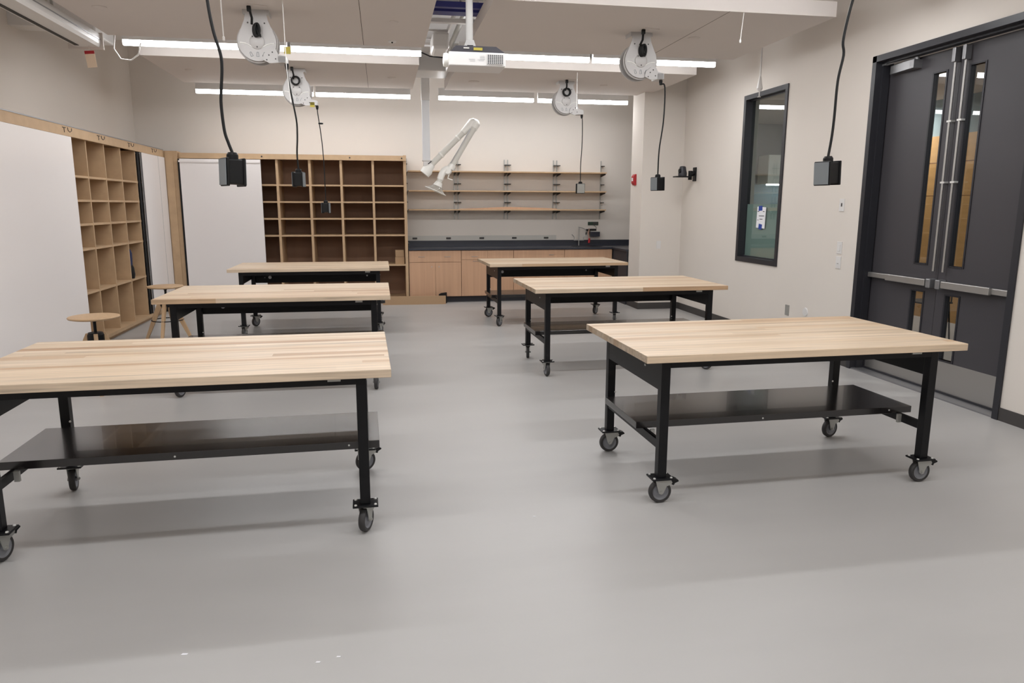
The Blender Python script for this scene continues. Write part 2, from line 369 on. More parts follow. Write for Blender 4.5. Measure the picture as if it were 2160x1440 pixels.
for y in ROWS:
    for (a, c), n in zip(SEG, nm):
        if y > 11: a, c = a*.972, c*.962
        lamp(a, c, y, {8.8: 3.267, 11.6: 3.18}.get(y, 3.287), 'white linear light %s %s' % (n, rn[y]))

def panel(x0, x1, y0, y1, label, seams):
    t = thing('ceiling_panel', label, 'ceiling panel', (x0, y0, 3.27), 0, 'suspended ceiling panels')
    W, D = x1-x0, y1-y0
    B().box(0, W, 0, D, 0, .02).box(0, W, 0, .02, .02, .13).box(0, W, D-.02, D, .02, .13).box(0, .02, .02, D-.02, .02, .13).box(W-.02, W, .02, D-.02, .02, .13).build('panel_tray', M_cloud, t)
    s = B()
    for x in seams: s.box(x-x0-.002, x-x0+.002, 0, D, -.0012, .001)
    s.build('panel_joint', M_dark, t)
    for x in (.3, W-.3):
        for yy in (.3, D-.3): B().tube([(x, yy, .02), (x, yy, ZC-3.27)], .004, 6).build('suspension_rod', M_zinc, t)
    return t
for y0, y1, n in ((.33, 2.3, 'overhead'), (3.33, 5.32, 'over the first workbenches'), (6.34, 8.32, 'in the middle of the room'), (9.33, 11.21, 'nearest the back wall')):
    panel(-2.65, .5, y0, y1, 'grey white suspended ceiling panel left of the projector, %s' % n, (-.135,))
    panel(.965, 4.07, y0, y1, 'grey white suspended ceiling panel right of the projector, %s' % n, (3.05,) if y0 < 9 else ())

for i, (x, y, r, n) in enumerate(((-2.34, 7.2, .06, 'near the screen case'), (.16, 7.25, .045, 'left of the projector'), (.185, 10.3, .055, 'left of the extraction arm column'),
        (-2.33, 10.2, .055, 'far left'), (1.30, 10.4, .075, 'right of the extraction arm column'), (3.14, 10.37, .055, 'right of the far right cord reel'), (3.165, 7.36, .06, 'right of the near right cord reel'))):
    tag(B().lathe([(0, -.012), (r*.8, -.012), (r, -.004), (r, 0), (0, 0)]).build('sprinkler_cover', M_cloud, None, (x, y, 3.27), smooth=True), 'white round sprinkler cover on the ceiling panel, %s' % n, 'sprinkler cover', 'round covers on the ceiling panels')
sn = thing('ceiling_sensor', 'small white sensor with a black lens on the left ceiling panel', 'sensor', (.16, 8.08, 3.27))
B().lathe([(0, -.008), (.04, -.008), (.045, 0), (0, 0)]).build('sensor_base', M_white, sn, smooth=True); B().lathe([(0, -.022), (.008, -.018), (.01, -.008), (0, -.008)], seg=16).build('sensor_lens', M_plastic, sn, smooth=True)

# ---- services in the slot between the panels
def rung(y, z, mat_, h=.03): return B().box(.5, .965, y-.02, y+.02, z, z+h)
tr_ = thing('cable_tray', 'white ladder cable tray above the gap between ceiling panels', 'cable tray', (.5, 7.95, 3.46))
B().box(.02, .04, -1.6, 1.7, 0, .06).build('tray_rail', M_white, tr_); B().box(.27, .29, -1.6, 1.7, 0, .06).build('tray_rail', M_white, tr_)
for i in range(8):
    B().box(.04, .27, -1.5+i*.4, -1.47+i*.4, .01, .03).build('rung', M_white, tr_)
for i in range(2): B().tube([(.03, -1.3+i*2.8, .06), (.03, -1.3+i*2.8, ZC-3.46)], .005, 6).build('hanger', M_zinc, tr_)
for y, z, wd, n in ((7.16, 3.40, .06, 'nearer'), (7.32, 3.40, .15, 'farther')):
    tag(B().box(.1, 1.3, y, y+wd, z, z+.05).build('blue_channel', M_blue), 'dark blue channel crossing above the slot behind the projector, %s one' % n, 'pipe', 'blue channels above the slot')
tag(B().box(.1, 1.5, 7.74, 7.80, 3.40, 3.44).build('strut_channel', M_white), 'white strut crossing above the slot, behind the blue channels', 'strut')
tag(B().box(-3.6, 4.4, 9.75, 10.35, 3.62, 3.98, bev=.02).build('air_duct', M_white), 'white rectangular duct crossing above the ceiling panels', 'duct')
tag(B().box(.42, 1.05, 10.5, 11.1, 3.41, 3.6, bev=.012).build('support_box', M_white), 'white box bridging the slot above the extraction arm column', 'box')
tag(B().box(-1.6, 2.9, 6.5, 6.7, 3.75, 4.0).build('steel_beam', M_zinc), 'grey steel beam over the projector mount', 'beam')
tag(B().tube([(.91, 6.4, 3.56), (.91, 10.4, 3.56)], .03, 12).build('conduit', M_zinc, smooth=True), 'silver conduit running along the slot beside the projector pole', 'pipe')
tag(B().box(.60, .78, 8.35, 8.8, 3.27, 3.45, bev=.03).build('junction_housing', M_white), 'white rounded housing in the slot left of the projector', 'box')
tag(B().tube([(.5, 9.3, 3.42), (.62, 9.1, 3.33), (.8, 9.0, 3.3), (.96, 9.05, 3.36)], .008, 8).build('slot_cable', M_plastic, smooth=True), 'black cable drooping in the slot behind the projector', 'cable')
tag(B().box(-3.35, -2.9, 8.75, 9.3, 3.35, 3.8, bev=.02).box(-3.8, -3.35, 8.9, 9.15, 3.45, 3.65).build('fan_unit', M_white), 'white unit under the ceiling at the left end of the lit row', 'box')
tag(B().tube([(-2.72, 8.75, 3.36), (-2.74, 8.75, 3.22), (-2.68, 8.75, 3.12), (-2.58, 8.75, 3.11), (-2.5, 8.75, 3.17), (-2.47, 8.75, 3.29)], .007, 8).build('looped_cable', M_cordw, smooth=True), 'white looped cable at the left end of the nearer light row', 'cable')

# ---- projector
pj = thing('projector', 'white ceiling projector with dark vent grille hanging from a pole', 'projector', (.783, 6.02, 2.685), 0)
B().box(-.225, .225, 0, .3, 0, .104, bev=.006).build('body', M_white, pj)
B().prism([(-.215, .104), (.222, .104), (.15, .15), (-.17, .15)], .004, .28).build('top_shell', M_projdk, pj)
B().box(-.03, .04, .0, .004, .118, .138).build('rating_label', M_yellow, pj); B().box(-.11, -.065, .0, .004, .128, .138).build('model_label', M_pale, pj)
g = B().box(.078, .205, -.004, 0, .018, .09).m(1)
for i in range(9): g.box(.078+i*.0158, .081+i*.0158, -.0065, -.004, .018, .09)
for i in range(7): g.box(.078, .205, -.0065, -.004, .018+i*.0115, .020+i*.0115)
g.build('vent_grille', [M_vent, M_white], pj)
tx = B()
for i, (a, c) in enumerate(((.02, .055), (.02, .058), (.02, .055), (.02, .06), (0, .055), (.01, .05))): tx.box(a, c, -.001, 0, .074-i*.007, .0755-i*.007)
for i, (a, c) in enumerate(((-.07, -.02), (-.065, -.02), (-.06, -.02))): tx.box(a, c, -.001, 0, .05-i*.008, .0515-i*.008)
tx.build('printed_text', M_hub, pj)
B().lathe([(0, 0), (.05, 0), (.055, .01), (.05, .035), (.03, .04), (0, .02)], T(-.225, .1, .055) @ RY(-PI/2)).build('lens', M_joint, pj, smooth=True)
pm = thing('projector_mount', 'white pole and bracket holding the projector', 'mount', (.735, 6.14, 2.825))
B().tube([(0, 0, .04), (0, 0, .41)], .028, 16).build('pole', M_mount, pm, smooth=True)
B().box(-.09, .09, -.08, .08, -.005, .012, bev=.004).prism([(-.05, .012), (.05, .012), (.03, .07), (-.03, .07)], -.04, .04).build('bracket', M_mount, pm)
for sx, sy in ((-1, -1), (1, -1), (1, 1), (-1, 1)): B().tube([(.05*sx, .05*sy, 0), (.13*sx, .1*sy, -.004)], .008, 8).build('arm', M_white, pm)
B().box(-.024, .024, -.046, -.04, .012, .03).build('lock_slot', M_plastic, pm)
B().box(-.12, .13, -.12, .12, .40, .44, bev=.005).box(-.11, -.09, -.02, .02, .44, ZC-2.825).box(.10, .12, -.02, .02, .44, ZC-2.825).build('ceiling_plate', M_mount, pm)

# ---- screen case with tag
sc = thing('screen_case', 'long white projection screen case under the ceiling along the left wall', 'screen case', (-2.86, 3.4, 3.16))
B().prism([(-.12, .0), (.1, 0), (.115, .03), (.115, .13), (-.12, .13)], 0, 4.98).build('case', M_white, sc)
B().box(-.1, -.06, .05, 4.9, -.004, .001).build('slot', M_plastic, sc); B().box(-.19, .14, 4.98, 5.0, -.02, .14).build('end_plate', M_cloud, sc)
B().box(-.02, .0, 1, 1.02, .13, 1.0).box(-.02, 0, 4.2, 4.22, .13, 1.0).build('bracket', M_zinc, sc)
B().box(.115, .119, 0, 4.98, .07, .08).build('trim_line', M_alu, sc)
ht = thing('hanging_tag', 'pale card tag with a red top hanging below the screen case', 'tag', (-2.83, 8.3, 3.11))
B().tube([(0, 0, .05), (0, 0, .0)], .0015, 6).build('string', M_cordw, ht)
B().box(-.045, .045, -.001, .001, -.16, -.03, RY(-.1)).build('card', M_tag, ht); B().box(-.047, .045, -.002, .002, -.03, 0, RY(-.08)).build('red_band', M_red, ht)

# ================================================================== CORD REELS
def make_reel(label):
    t = thing('cord_reel', label, 'cord reel', (0, 0, 0), 0, 'retractable cord reels under the ceiling panels')
    H = -.265
    B().box(-.11, .11, -.085, .085, -.008, 0).box(-.11, .11, -.085, -.08, -.04, -.008).box(.102, .11, -.08, .08, -.035, -.008).box(-.11, -.102, -.08, .08, -.035, -.008).build('mounting_plate', M_reel, t)
    arc = [(.162*math.sin(a), H-.162*math.cos(a)) for a in [math.radians(x) for x in range(-118, 119, 8)]]
    pts = [(-.085, -.02)] + [(-.1, -.09)] + arc + [(.1, -.09), (.085, -.02)]
    B().prism(pts, -.085, -.072).build('front_plate', M_reel, t)
    B().lathe([(.157, 0), (.172, .004), (.176, .012), (.172, .02), (.155, .02), (.155, 0)], T(0, .055, H) @ RX(PI/2) @ T(0, 0, -.02), seg=48, closed=True).lathe([(0, 0), (.159, 0), (.159, .006), (0, .006)], T(0, .072, H) @ RX(PI/2), seg=40).build('rear_flange', M_reel, t, smooth=True)
    B().lathe([(.165, 0), (.176, .006), (.165, .014), (.157, .008)], T(0, -.052, H) @ RX(PI/2), seg=48, closed=True).build('front_flange', M_reel, t, smooth=True)
    B().lathe([(.0, 0), (.12, 0), (.12, .12), (0, .12)], T(0, .065, H) @ RX(PI/2), seg=36).build('drum', M_plastic, t, smooth=True)
    hb = B().lathe([(0, .014), (.05, .014), (.062, .008), (.064, 0), (0, 0)], T(0, -.085, H) @ RX(PI/2), seg=32).build('hub_cover', M_reel, t, smooth=True)
    s_ = B()
    for x, z in ((-.035, .04), (.035, .04), (0, -.045)): s_.lathe([(0, .004), (.006, .003), (.006, 0)], T(x, -.0985, H+z) @ RX(PI/2), seg=10)
    for x in (-.07, .07): s_.lathe([(0, .003), (.007, .002), (.007, 0)], T(x, -.085, -.11) @ RX(PI/2), seg=10)
    s_.build('screw', M_kick, hb)
    # pressed ridge and pressed vent shapes
    rg = [(x/100, -.087, H - .012 - .045*math.exp(-((x/100)/.075)**2)) for x in range(-155, 156, 10)]
    rg = [(x*.1, y, z) for x, y, z in rg] if False else [(x/1000, -.087, H-.01-.05*math.exp(-((x/1000)/.07)**2)) for x in range(-144, 145, 16)]
    B().tube(rg, .004, 6).build('pressed_ridge', M_joint, t, smooth=True)
    v = B()
    for cx, w_, tilt in ((-.055, .02, -.35), (0, .022, 0), (.055, .02, .35)):
        Mx = T(cx, 0, H-.105) @ RY(tilt)
        q = [(-w_/2, -.018), (w_/2, -.018), (w_*.3, .018), (-w_*.3, .018)]
        for (a, c), (d, e) in zip(q, q[1:]+q[:1]):
            v.tube([Mx @ Vector((a, -.0865, c)), Mx @ Vector((d, -.0865, e))], .0016, 5)
    v.build('pressed_vent', M_greyface, t)
    ga = B().prism([(.05, H-.1), (.1, H-.06), (.15, H-.05), (.175, H-.1), (.235, H-.115), (.235, H-.165), (.1, H-.178), (.04, H-.15)], -.1, -.088).box(.17, .24, -.1, .06, H-.168, H-.115).build('guide_arm', M_reel, t)
    d = B()
    for x, z in ((.075, H-.15), (.125, H-.085), (.15, H-.14), (.095, H-.11)): d.lathe([(0, .003), (.006, .002), (.006, 0)], T(x, -.1, z) @ RX(PI/2), seg=10)
    d.build('bolt', M_kick, ga)
    B().lathe([(.0, 0), (.016, 0), (.018, .02), (.012, .05), (0, .05)], T(.235, -.03, H-.165) @ RX(PI) @ T(0, 0, -.0), seg=14).build('cord_grommet', M_plastic, ga, smooth=True)
    return t
def power_lead(reel, style):
    B().box(-.09, .07, -.26, -.16, -.006, 0, RZ(.2)).build('outlet_plate', M_cloud, reel)
    p = B().box(-.05, -.015, -.235, -.2, -.05, -.006, bev=.006)
    p.tube([(-.03, -.21, -.03), (-.02, -.17, -.09), (-.03, -.13, -.13)], .011, 8)
    if style:
        for k in range(3):
            p.tube([(-.01+.048*math.cos(a)+.004*k, -.11-.012*k, -.15+.048*math.sin(a)) for a in [2*PI*i/18 for i in range(19)]], .009, 8, cap=False)
    else:
        for k in range(4):
            p.tube([(-.005+.02*math.cos(a)+.006*k, -.10-.012*k, -.175+.05*math.sin(a)) for a in [2*PI*i/18 for i in range(19)]], .010, 8, cap=False)
        p.tube([(.0, -.11, -.12), (.01, -.12, -.17), (.03, -.12, -.225)], .014, 8)
    p.build('power_lead', M_plastic, reel, smooth=True)
reel_spots = (
 ((-1.03, 7.12), 'white cord reel left of the projector, nearer the camera, yellow tag beside it', 0, 1),
 ((-1.0, 9.93), 'white cord reel far left before the back wall, black coiled lead on its front', 1, 1),
 ((2.56, 7.30), 'white cord reel right of the projector, in front of the nearer light row', 0, 0),
 ((2.54, 10.2), 'white cord reel far right before the back wall, round coiled lead on its front', 1, 0),
 ((-1.05, 3.95), 'white cord reel above the front left workbench', 0, 0),
 ((2.42, 4.0), 'white cord reel above the front right workbench', 0, 0))
reel0 = make_reel(reel_spots[0][1])
reels = [reel0] + [copy_tree(reel0) for _ in reel_spots[1:]]
for r_, (p, lb, st, yt) in zip(reels, reel_spots):
    r_.location = (p[0], p[1], 3.27); r_['label'] = lb; power_lead(r_, st)
    if yt: B().box(.225, .28, -.10, -.096, -.39, -.33, T(0, 0, .03) if not st else T(-.07, 0, -.07)).build('yellow_tag', M_yellow, r_)

# drop cords with outlet boxes
def smoothpath(P, n=6):
    P = [Vector(p) for p in P]; P = [P[0]*2-P[1]]+P+[P[-1]*2-P[-2]]; out = []
    for i in range(1, len(P)-2):
        for k in range(n):
            t = k/n; a, b_, c, d = P[i-1:i+3]
            out.append(.5*((2*b_)+(c-a)*t+(2*a-5*b_+4*c-d)*t*t+(3*b_-a-3*c+d)*t**3))
    return out+[P[-2]]
def drop(path, label, rz, tilt=0, stopper=None, face=None, r=.0075):
    bx, by, bz = path[-1]
    t = thing('drop_cord', label, 'power cord', (bx, by, bz), 0, 'power boxes on drop cords')
    loc = [Vector(p)-Vector(path[-1]) for p in path]
    B().tube(smoothpath(loc), r, 8).build('cord', M_plastic, t, smooth=True)
    R_ = RZ(rz) @ RY(tilt)
    bo = B().box(-.04, .04, -.05, .05, -.155, -.035, R_, bev=.006).lathe([(.028, -.04), (.028, -.012), (.02, 0), (.0, 0)], R_ @ T(0, 0, 0), seg=18).build('outlet_box', M_plastic, t)
    for sx in (-1, 1):
        B().box(sx*.04-.006, sx*.04+.006, -.058, .058, -.165, -.028, R_, bev=.004).build('flange', M_plastic, bo)
        B().box(sx*.049-.003, sx*.049, -.052, .052, -.159, -.034, R_).build('faceplate', face or M_greyface, bo)
    if stopper is not None:
        B().lathe([(0, -.012), (.03, -.008), (.03, .008), (0, .012)], T(*stopper), seg=16).build('cord_stopper', M_plastic, t, smooth=True)
    return t
YC = 3.9
drop([(-.80, YC, 2.80), (-.788, YC, 2.56), (-.77, YC, 2.42), (-.745, YC, 2.32), (-.742, YC, 2.25), (-.752, YC, 2.15), (-.757, YC, 2.08), (-.75, YC, 1.96), (-.735, YC, 1.90), (-.72, YC, 1.855)],
     'black power box on a thick cord over the front left workbench', .5, .03)
drop([(2.655, 3.95, 2.80), (2.63, 3.95, 2.735), (2.605, 3.95, 2.62), (2.59, 3.95, 2.51), (2.60, 3.95, 2.44), (2.577, 3.95, 2.30), (2.573, 3.95, 2.1), (2.567, 3.95, 1.99), (2.555, 3.95, 1.885)],
     'black power box with grey face hanging in front of the door', .26, -.05)
drop([(-.795, 7.09, 2.8), (-.791, 7.09, 2.722), (-.76, 7.09, 2.518), (-.735, 7.09, 2.345), (-.735, 7.09, 2.212), (-.745, 7.09, 2.059), (-.74, 7.09, 1.926)], 'black power box hanging before the whiteboard edge of the back shelving', -.12, 0)
drop([(-.765, 9.9, 2.8), (-.76, 9.9, 2.73), (-.73, 9.9, 2.45), (-.715, 9.9, 2.2), (-.71, 9.9, 1.9), (-.71, 9.9, 1.66)], 'small black power box hanging lowest, in front of the cubbies', -.1, 0, (-.02, 0, .96), r=.006)
drop([(2.795, 7.27, 2.80), (2.84, 7.27, 2.77), (2.84, 7.27, 2.455), (2.806, 7.27, 2.163), (2.801, 7.27, 1.918)], 'black power box with grey face hanging beside the red fire alarm', .3, -.03)
drop([(2.775, 10.17, 2.80), (2.786, 10.17, 2.751), (2.789, 10.17, 2.473), (2.774, 10.17, 2.165), (2.774, 10.17, 1.934)], 'power box with clear cover hanging in front of the wall shelves', PI/2-.1, 0, face=M_clearface, r=.006)

# thin hanging white cords
for pts, lb in ((((3.19, 6.36, 3.27), (3.18, 6.36, 3.16), (3.17, 6.36, 3.035)), 'thin white cord hanging from the edge of the middle right ceiling panel'),
                (((2.51, 9.45, 3.27), (2.51, 9.45, 2.83)), 'thin white cord hanging beside the far right cord reel'),
                (((-.98, 5.25, 3.27), (-.978, 5.25, 2.80), (-.976, 5.25, 2.66)), 'thin white cord with a knob hanging left of the near left cord reel'),
                (((-.76, 6.7, 3.27), (-.755, 6.7, 2.75), (-.735, 6.7, 2.47)), 'thin white cord hanging beside the black cord left of the projector')):
    b = B().tube(pts, .0035, 6); e = pts[-1]
    b.lathe([(0, -.02), (.008, -.012), (.008, .01), (0, .016)], T(*e), seg=10)
    tag(b.build('pull_cord', M_cordw), lb, 'cord', 'thin white hanging cords')
sp_ = thing('pendant_sprinkler', 'white tapered pendant hanging in front of the window top', 'pendant', (4.33, 8.14, 2.87))
B().tube([(0, 0, .12), (0, 0, ZC-2.87)], .009, 10).build('rod', M_white, sp_, smooth=True)
B().lathe([(0, .0), (.016, .0), (.034, .03), (.012, .16), (0, .17)], T(0, 0, .03), seg=18).build('cone', M_white, sp_, smooth=True)
B().tube([(0, 0, -.03), (0, 0, .03)], .006, 8).lathe([(0, -.006), (.02, -.003), (.02, .003), (0, .006)], T(0, 0, -.032), seg=12).build('tip', M_white, sp_, smooth=True)

# ================================================================== WORKBENCHES
TW, TD, TH, TT = 1.913, 1.06, .843, .04
LX, LY = .815, .43
def caster_parts(parent, x, y, rz):
    c = B()
    for s in (-1, 1):
        c.prism([(-.036, .138), (.05, .138), (.062, .118), (.055, .105), (.03, .098), (.012, .058), (-.002, .052), (-.014, .06)], s*.0225-.0018, s*.0225+.0018)
    c.box(-.036, .05, -.0243, .0243, .134, .139).tube([(0, -.03, .064), (0, .03, .064)], .009, 10).tube([(0, -.033, .064), (0, -.03, .064)], .006, 8)
    o = c.build('caster', M_zinc, parent, (x, y, 0), rz)
    B().lathe([(.045, -.014), (.058, -.016), (.0625, -.011), (.064, 0), (.0625, .011), (.058, .016), (.045, .014)], T(0, 0, .064) @ RX(PI/2), seg=36, closed=True).build('tire', M_tire, o, smooth=True)
    B().lathe([(0, -.016), (.012, -.016), (.014, -.010), (.036, -.008), (.046, -.0145), (.046, .0145), (.036, .008), (.014, .010), (.012, .016), (0, .016)], T(0, 0, .064) @ RX(PI/2), seg=28).build('wheel_hub', M_hub, o, smooth=True)
    B().prism([(.035, .126), (.055, .128), (.08, .136), (.098, .128), (.1, .12), (.078, .112), (.072, .1), (.06, .105), (.058, .118), (.035, .12)], -.022, .022).build('brake_pedal', M_plastic, o)
    return o
def make_bench():
    t = thing('workbench', '', 'workbench', (0, 0, 0), 0, 'butcher block workbenches on casters')
    B().box(-TW/2, TW/2, -TD/2, TD/2, TH-TT, TH, bev=.003).build('tabletop', M_wood, t)
    zt = TH-TT
    for sx, sy in ((-1, -1), (1, -1), (1, 1), (-1, 1)):
        x, y = sx*LX, sy*LY
        lg = B().box(x-.025, x+.025, y-.025, y+.025, .15, zt, bev=.003).build('leg', M_black, t)
        B().box(x-.062, x+.062, y-.05, y+.05, .14, .15, bev=.003).build('leg_plate', M_black, lg)
        q = B()
        for a in (-1, 1):
            for c in (-1, 1): q.lathe([(0, .006), (.006, .005), (.0075, 0)], T(x+a*.048, y+c*.036, .15), seg=8)
        q.build('bolt', M_bolt, lg)
    B().box(-LX+.025, LX-.025, -LY-.025, -LY-.02, zt-.045, zt).box(-LX+.025, LX-.025, -LY-.02, -LY+.015, zt-.006, zt).build('front_rail', M_black, t)
    ra = B().box(-LX+.025, LX-.025, LY+.018, LY+.024, zt-.225, zt).build('rear_apron', M_black, t)
    B().lathe([(0, .002), (.02, .001), (.021, 0)], T(-LX+.21, LY+.018, zt-.152) @ RX(PI/2), seg=20).lathe([(0, .002), (.005, .001), (.005, 0)], T(-LX+.145, LY+.018, zt-.156) @ RX(PI/2), seg=12).lathe([(0, .002), (.01, .001), (.011, 0)], T(LX-.15, LY+.018, zt-.146) @ RX(PI/2), seg=12).build('hole_plug', M_paper, ra)
    for s in (-1, 1):
        ep = B().box(min(s*(LX+.024), s*(LX+.018)), max(s*(LX+.024), s*(LX+.018)), -LY+.02, LY-.02, zt-.17, zt).build('end_apron', M_black, t)
        B().lathe([(0, .005), (.007, .004), (.007, 0)], T(s*(LX+.024), -.22, zt-.075) @ RY(s*PI/2), seg=10).build('bolt', M_bolt, ep)
        sr = B().box(min(s*(LX+.012), s*(LX+.02)), max(s*(LX+.012), s*(LX+.02)), -LY+.025, LY-.025, .305, .358).box(min(s*LX, s*(LX+.02)), max(s*LX, s*(LX+.02)), -LY+.025, LY-.025, .352, .358).build('shelf_support', M_black, t)
        B().box(s*(LX-.02)-.012, s*(LX-.02)+.012, -.255, -.24, .31, .36).build('bracket', M_zinc, sr)
        B().lathe([(0, .004), (.006, .003), (.006, 0)], T(s*(LX-.025), LY-.025, .41) @ RX(PI/2), seg=10).build('bolt', M_bolt, sr)
    sh = B().box(-.885, .895, -.225, .325, .36, .40, bev=.002).build('shelf', M_shelfblk, t)
    B().lathe([(0, .003), (.005, .002), (.005, 0)], T(-.1, -.225, .378) @ RX(PI/2), seg=10).lathe([(0, .003), (.005, .002), (.005, 0)], T(.74, -.225, .382) @ RX(PI/2), seg=10).build('bolt', M_bolt, sh)
    B().box(.66, .72, -LY-.034, -LY-.026, zt-.024, zt-.004).build('clip_plate', M_zinc, t)
    for sx, sy in ((-1, -1), (1, -1), (1, 1), (-1, 1)): caster_parts(t, sx*LX, sy*LY, 0)
    return t
bench0 = make_bench()
bench_spots = (
 (2.262, 4.02, .022, 'butcher block workbench nearest the double door, black gloss shelf below, all four wheels in view', (0, 0, .25, 0)),
 (2.318, 7.06, .016, 'butcher block workbench second from the double door, between two other benches on the right', (1.62, 2.2, 0, 1.35)),
 (2.322, 10.02, .026, 'butcher block workbench in front of the sink counter', (.9, 1.2, .8, .3)),
 (-.946, 3.89, .024, 'butcher block workbench at the front left, cut by the left edge of the photo', (1.3, 1.15, .5, 1.75)),
 (-.907, 6.80, .006, 'butcher block workbench between the two wooden stools and the aisle, middle of the left three', (1.2, 1.5, 1.5, 1.4)),
 (-.884, 9.66, .004, 'butcher block workbench in front of the back cubby shelving', (1.4, 1.0, 1.2, .9)))
benches = [bench0]+[copy_tree(bench0) for _ in bench_spots[1:]]
for b_, (x, y, rz, lb, cr) in zip(benches, bench_spots):
    b_.location = (x, y, 0); b_.rotation_euler = (0, 0, rz); b_['label'] = lb
    cs = sorted((c for c in b_.children if c.name.startswith('caster')), key=lambda o: (round(o.location.y, 2), round(o.location.x, 2)))
    for c, a in zip(cs, (cr[0], cr[1], cr[3], cr[2])): c.rotation_euler = (0, 0, a)

# ================================================================== STOOLS
def make_stool():
    t = thing('wooden_stool', '', 'stool', (0, 0, 0), 0, 'wooden stools on the left')
    B().lathe([(0, .628), (.17, .628), (.198, .636), (.203, .645), (.199, .652), (.185, .655), (0, .651)], seg=48).build('seat', M_stool, t, smooth=True)
    B().lathe([(0, .628), (.035, .628), (.035, .62), (.013, .60), (.011, .36), (.016, .355), (.016, .345), (0, .345)], seg=16).build('screw_post', M_black, t, smooth=True)
    B().lathe([(0, .40), (.06, .40), (.068, .42), (.068, .49), (.058, .51), (0, .51)], seg=20).build('hub', M_plastic, t)
    for k in range(4):
        a = k*PI/2; M_ = RZ(a)
        l = B(); top = (.046, .505); ft = (.27, 0)
        p = [(.055, .505), (.075, .505), (.10, .45), (.275, .0), (.245, 0), (.055, .40)]
        l.prism(p, -.016, .016)
        bmesh.ops.transform(l.bm, matrix=M_, verts=l.bm.verts)
        l.build('leg', M_stool, t)
    B().tube([(.175*math.cos(2*PI*i/36), .175*math.sin(2*PI*i/36), .245) for i in range(37)], .006, 8, cap=False).build('foot_ring', M_black, t, smooth=True)
    return t
st = make_stool(); st.location = (-2.475, 6.75, 0); st.rotation_euler = (0, 0, -1.22); st['label'] = 'round wooden screw stool behind the front left workbench'
s2 = copy_tree(st); s2.location = (-2.56, 9.2, 0); s2.rotation_euler = (0, 0, -1.62); s2['label'] = 'round wooden screw stool by the corner post, behind the middle left workbench'

# ================================================================== CUBBY SHELVING (back)
def named(b, n, m_, p): return b.build(n, m_, p)
SZ = (1.905, 1.645, 1.383, 1.118, .635)
ub = thing('cubby_shelving', 'tall plywood cubby shelving on the back wall left of the sink counter', 'shelving', (0, 0, 0))
Y0, Y1 = 12.10, 12.68
B().box(-3.03, .41, Y1, Y1+.02, .05, 2.38).build('back_panel', M_plyshade, ub)
xs = [-3.03+.02, -2.56, -2.08, -1.59, -1.095, -.615, -.118]
for x in xs[1:]: B().box(x-.018, x+.018, Y0, Y1, .09, 2.30).build('divider', M_edge, ub)
B().box(-3.03, -3.0, Y0, Y1, 0, 2.38).build('side_panel', M_edge, ub); B().box(.365, .41, Y0-.004, Y1, 0, 2.385).build('side_panel', M_edge, ub)
edges = xs+[.40]
for i in range(len(edges)-1):
    a = edges[i]+(.018 if i else .02); c = edges[i+1]-(.018 if i < len(edges)-2 else .035)
    for z in SZ: B().box(a, c, Y0+.004, Y1, z-.012, z+.012).build('shelf', M_edge, ub)
B().box(-3.0, .365, Y0, Y1, .07, .095).box(-3.0, .365, Y0+.04, Y0+.06, 0, .07).build('base', M_edge, ub)
B().box(-3.0, .41, Y0-.03, Y0+.001, 2.295, 2.375).build('fascia', M_edge, ub)
B().box(-3.0, .365, Y0, Y1, 2.355, 2.375).build('top_panel', M_edge, ub)
bb = B()
for x in (-1.8, -.47, .34): bb.lathe([(0, .006), (.012, .004), (.012, 0)], T(x, Y0-.03, 2.335) @ RX(PI/2), seg=12)
bb.build('bolt', M_kick, ub)
wb = thing('sliding_whiteboard', 'sliding whiteboard covering the left part of the back shelving', 'whiteboard', (-2.42, 12.05, 0), 0, 'sliding whiteboards on the shelving')
B().box(-.59, .60, -.012, .012, .1, 2.285).build('board', M_board, wb); B().box(-.59, .60, -.022, -.012, 2.235, 2.262).build('top_rail', M_board, wb)
B().box(-.60, -.575, -.014, .0, .1, 2.285).build('rubber_edge', M_plastic, wb)
cp = tag(B().box(-3.23, -3.03, 12.07, 12.28, 0, 2.40, bev=.004).box(-3.20, -3.09, 12.055, 12.07, 0, 2.39).build('corner_post', M_edge), 'plywood corner post between the left and back shelving', 'post')

# ---- left wall cubbies
ul = thing('cubby_shelving', 'tall plywood cubby shelving along the left wall behind the stools', 'shelving', (0, 0, 0))
X0, X1 = -3.25, -3.74
B().box(X1-.02, X1, 4.2, 12.05, .05, 2.38).build('back_panel', M_ply, ul)
ys = [4.8+.0, 5.3, 5.85, 6.4, 6.95, 7.5, 8.05, 8.58, 9.133, 9.685, 10.243, 10.82, 11.4, 12.0]
SL = (1.90, 1.64, 1.378, 1.105, .622)
for y in ys: B().box(X1, X0, y-.011, y+.011, .08, 2.31).build('divider', M_edge, ul)
for i in range(len(ys)-1):
    for z in SL: B().box(X1, X0-.002, ys[i]+.011, ys[i+1]-.011, z-.012, z+.012).build('shelf', M_edge, ul)
B().box(X1, X0+.025, 4.2, 12.05, .045, .085).box(X1, X0-.02, 4.2, 12.05, 0, .045).build('base', M_edge, ul)
B().box(X0-.005, X0+.03, 4.2, 12.05, 2.305, 2.405).build('fascia', M_edge, ul); B().box(X0+.002, X0+.034, 4.2, 12.05, 2.405, 2.417).build('top_track', M_alu, ul)
B().box(X1, X0, 4.2, 12.05, 2.36, 2.38).build('top_panel', M_edge, ul)
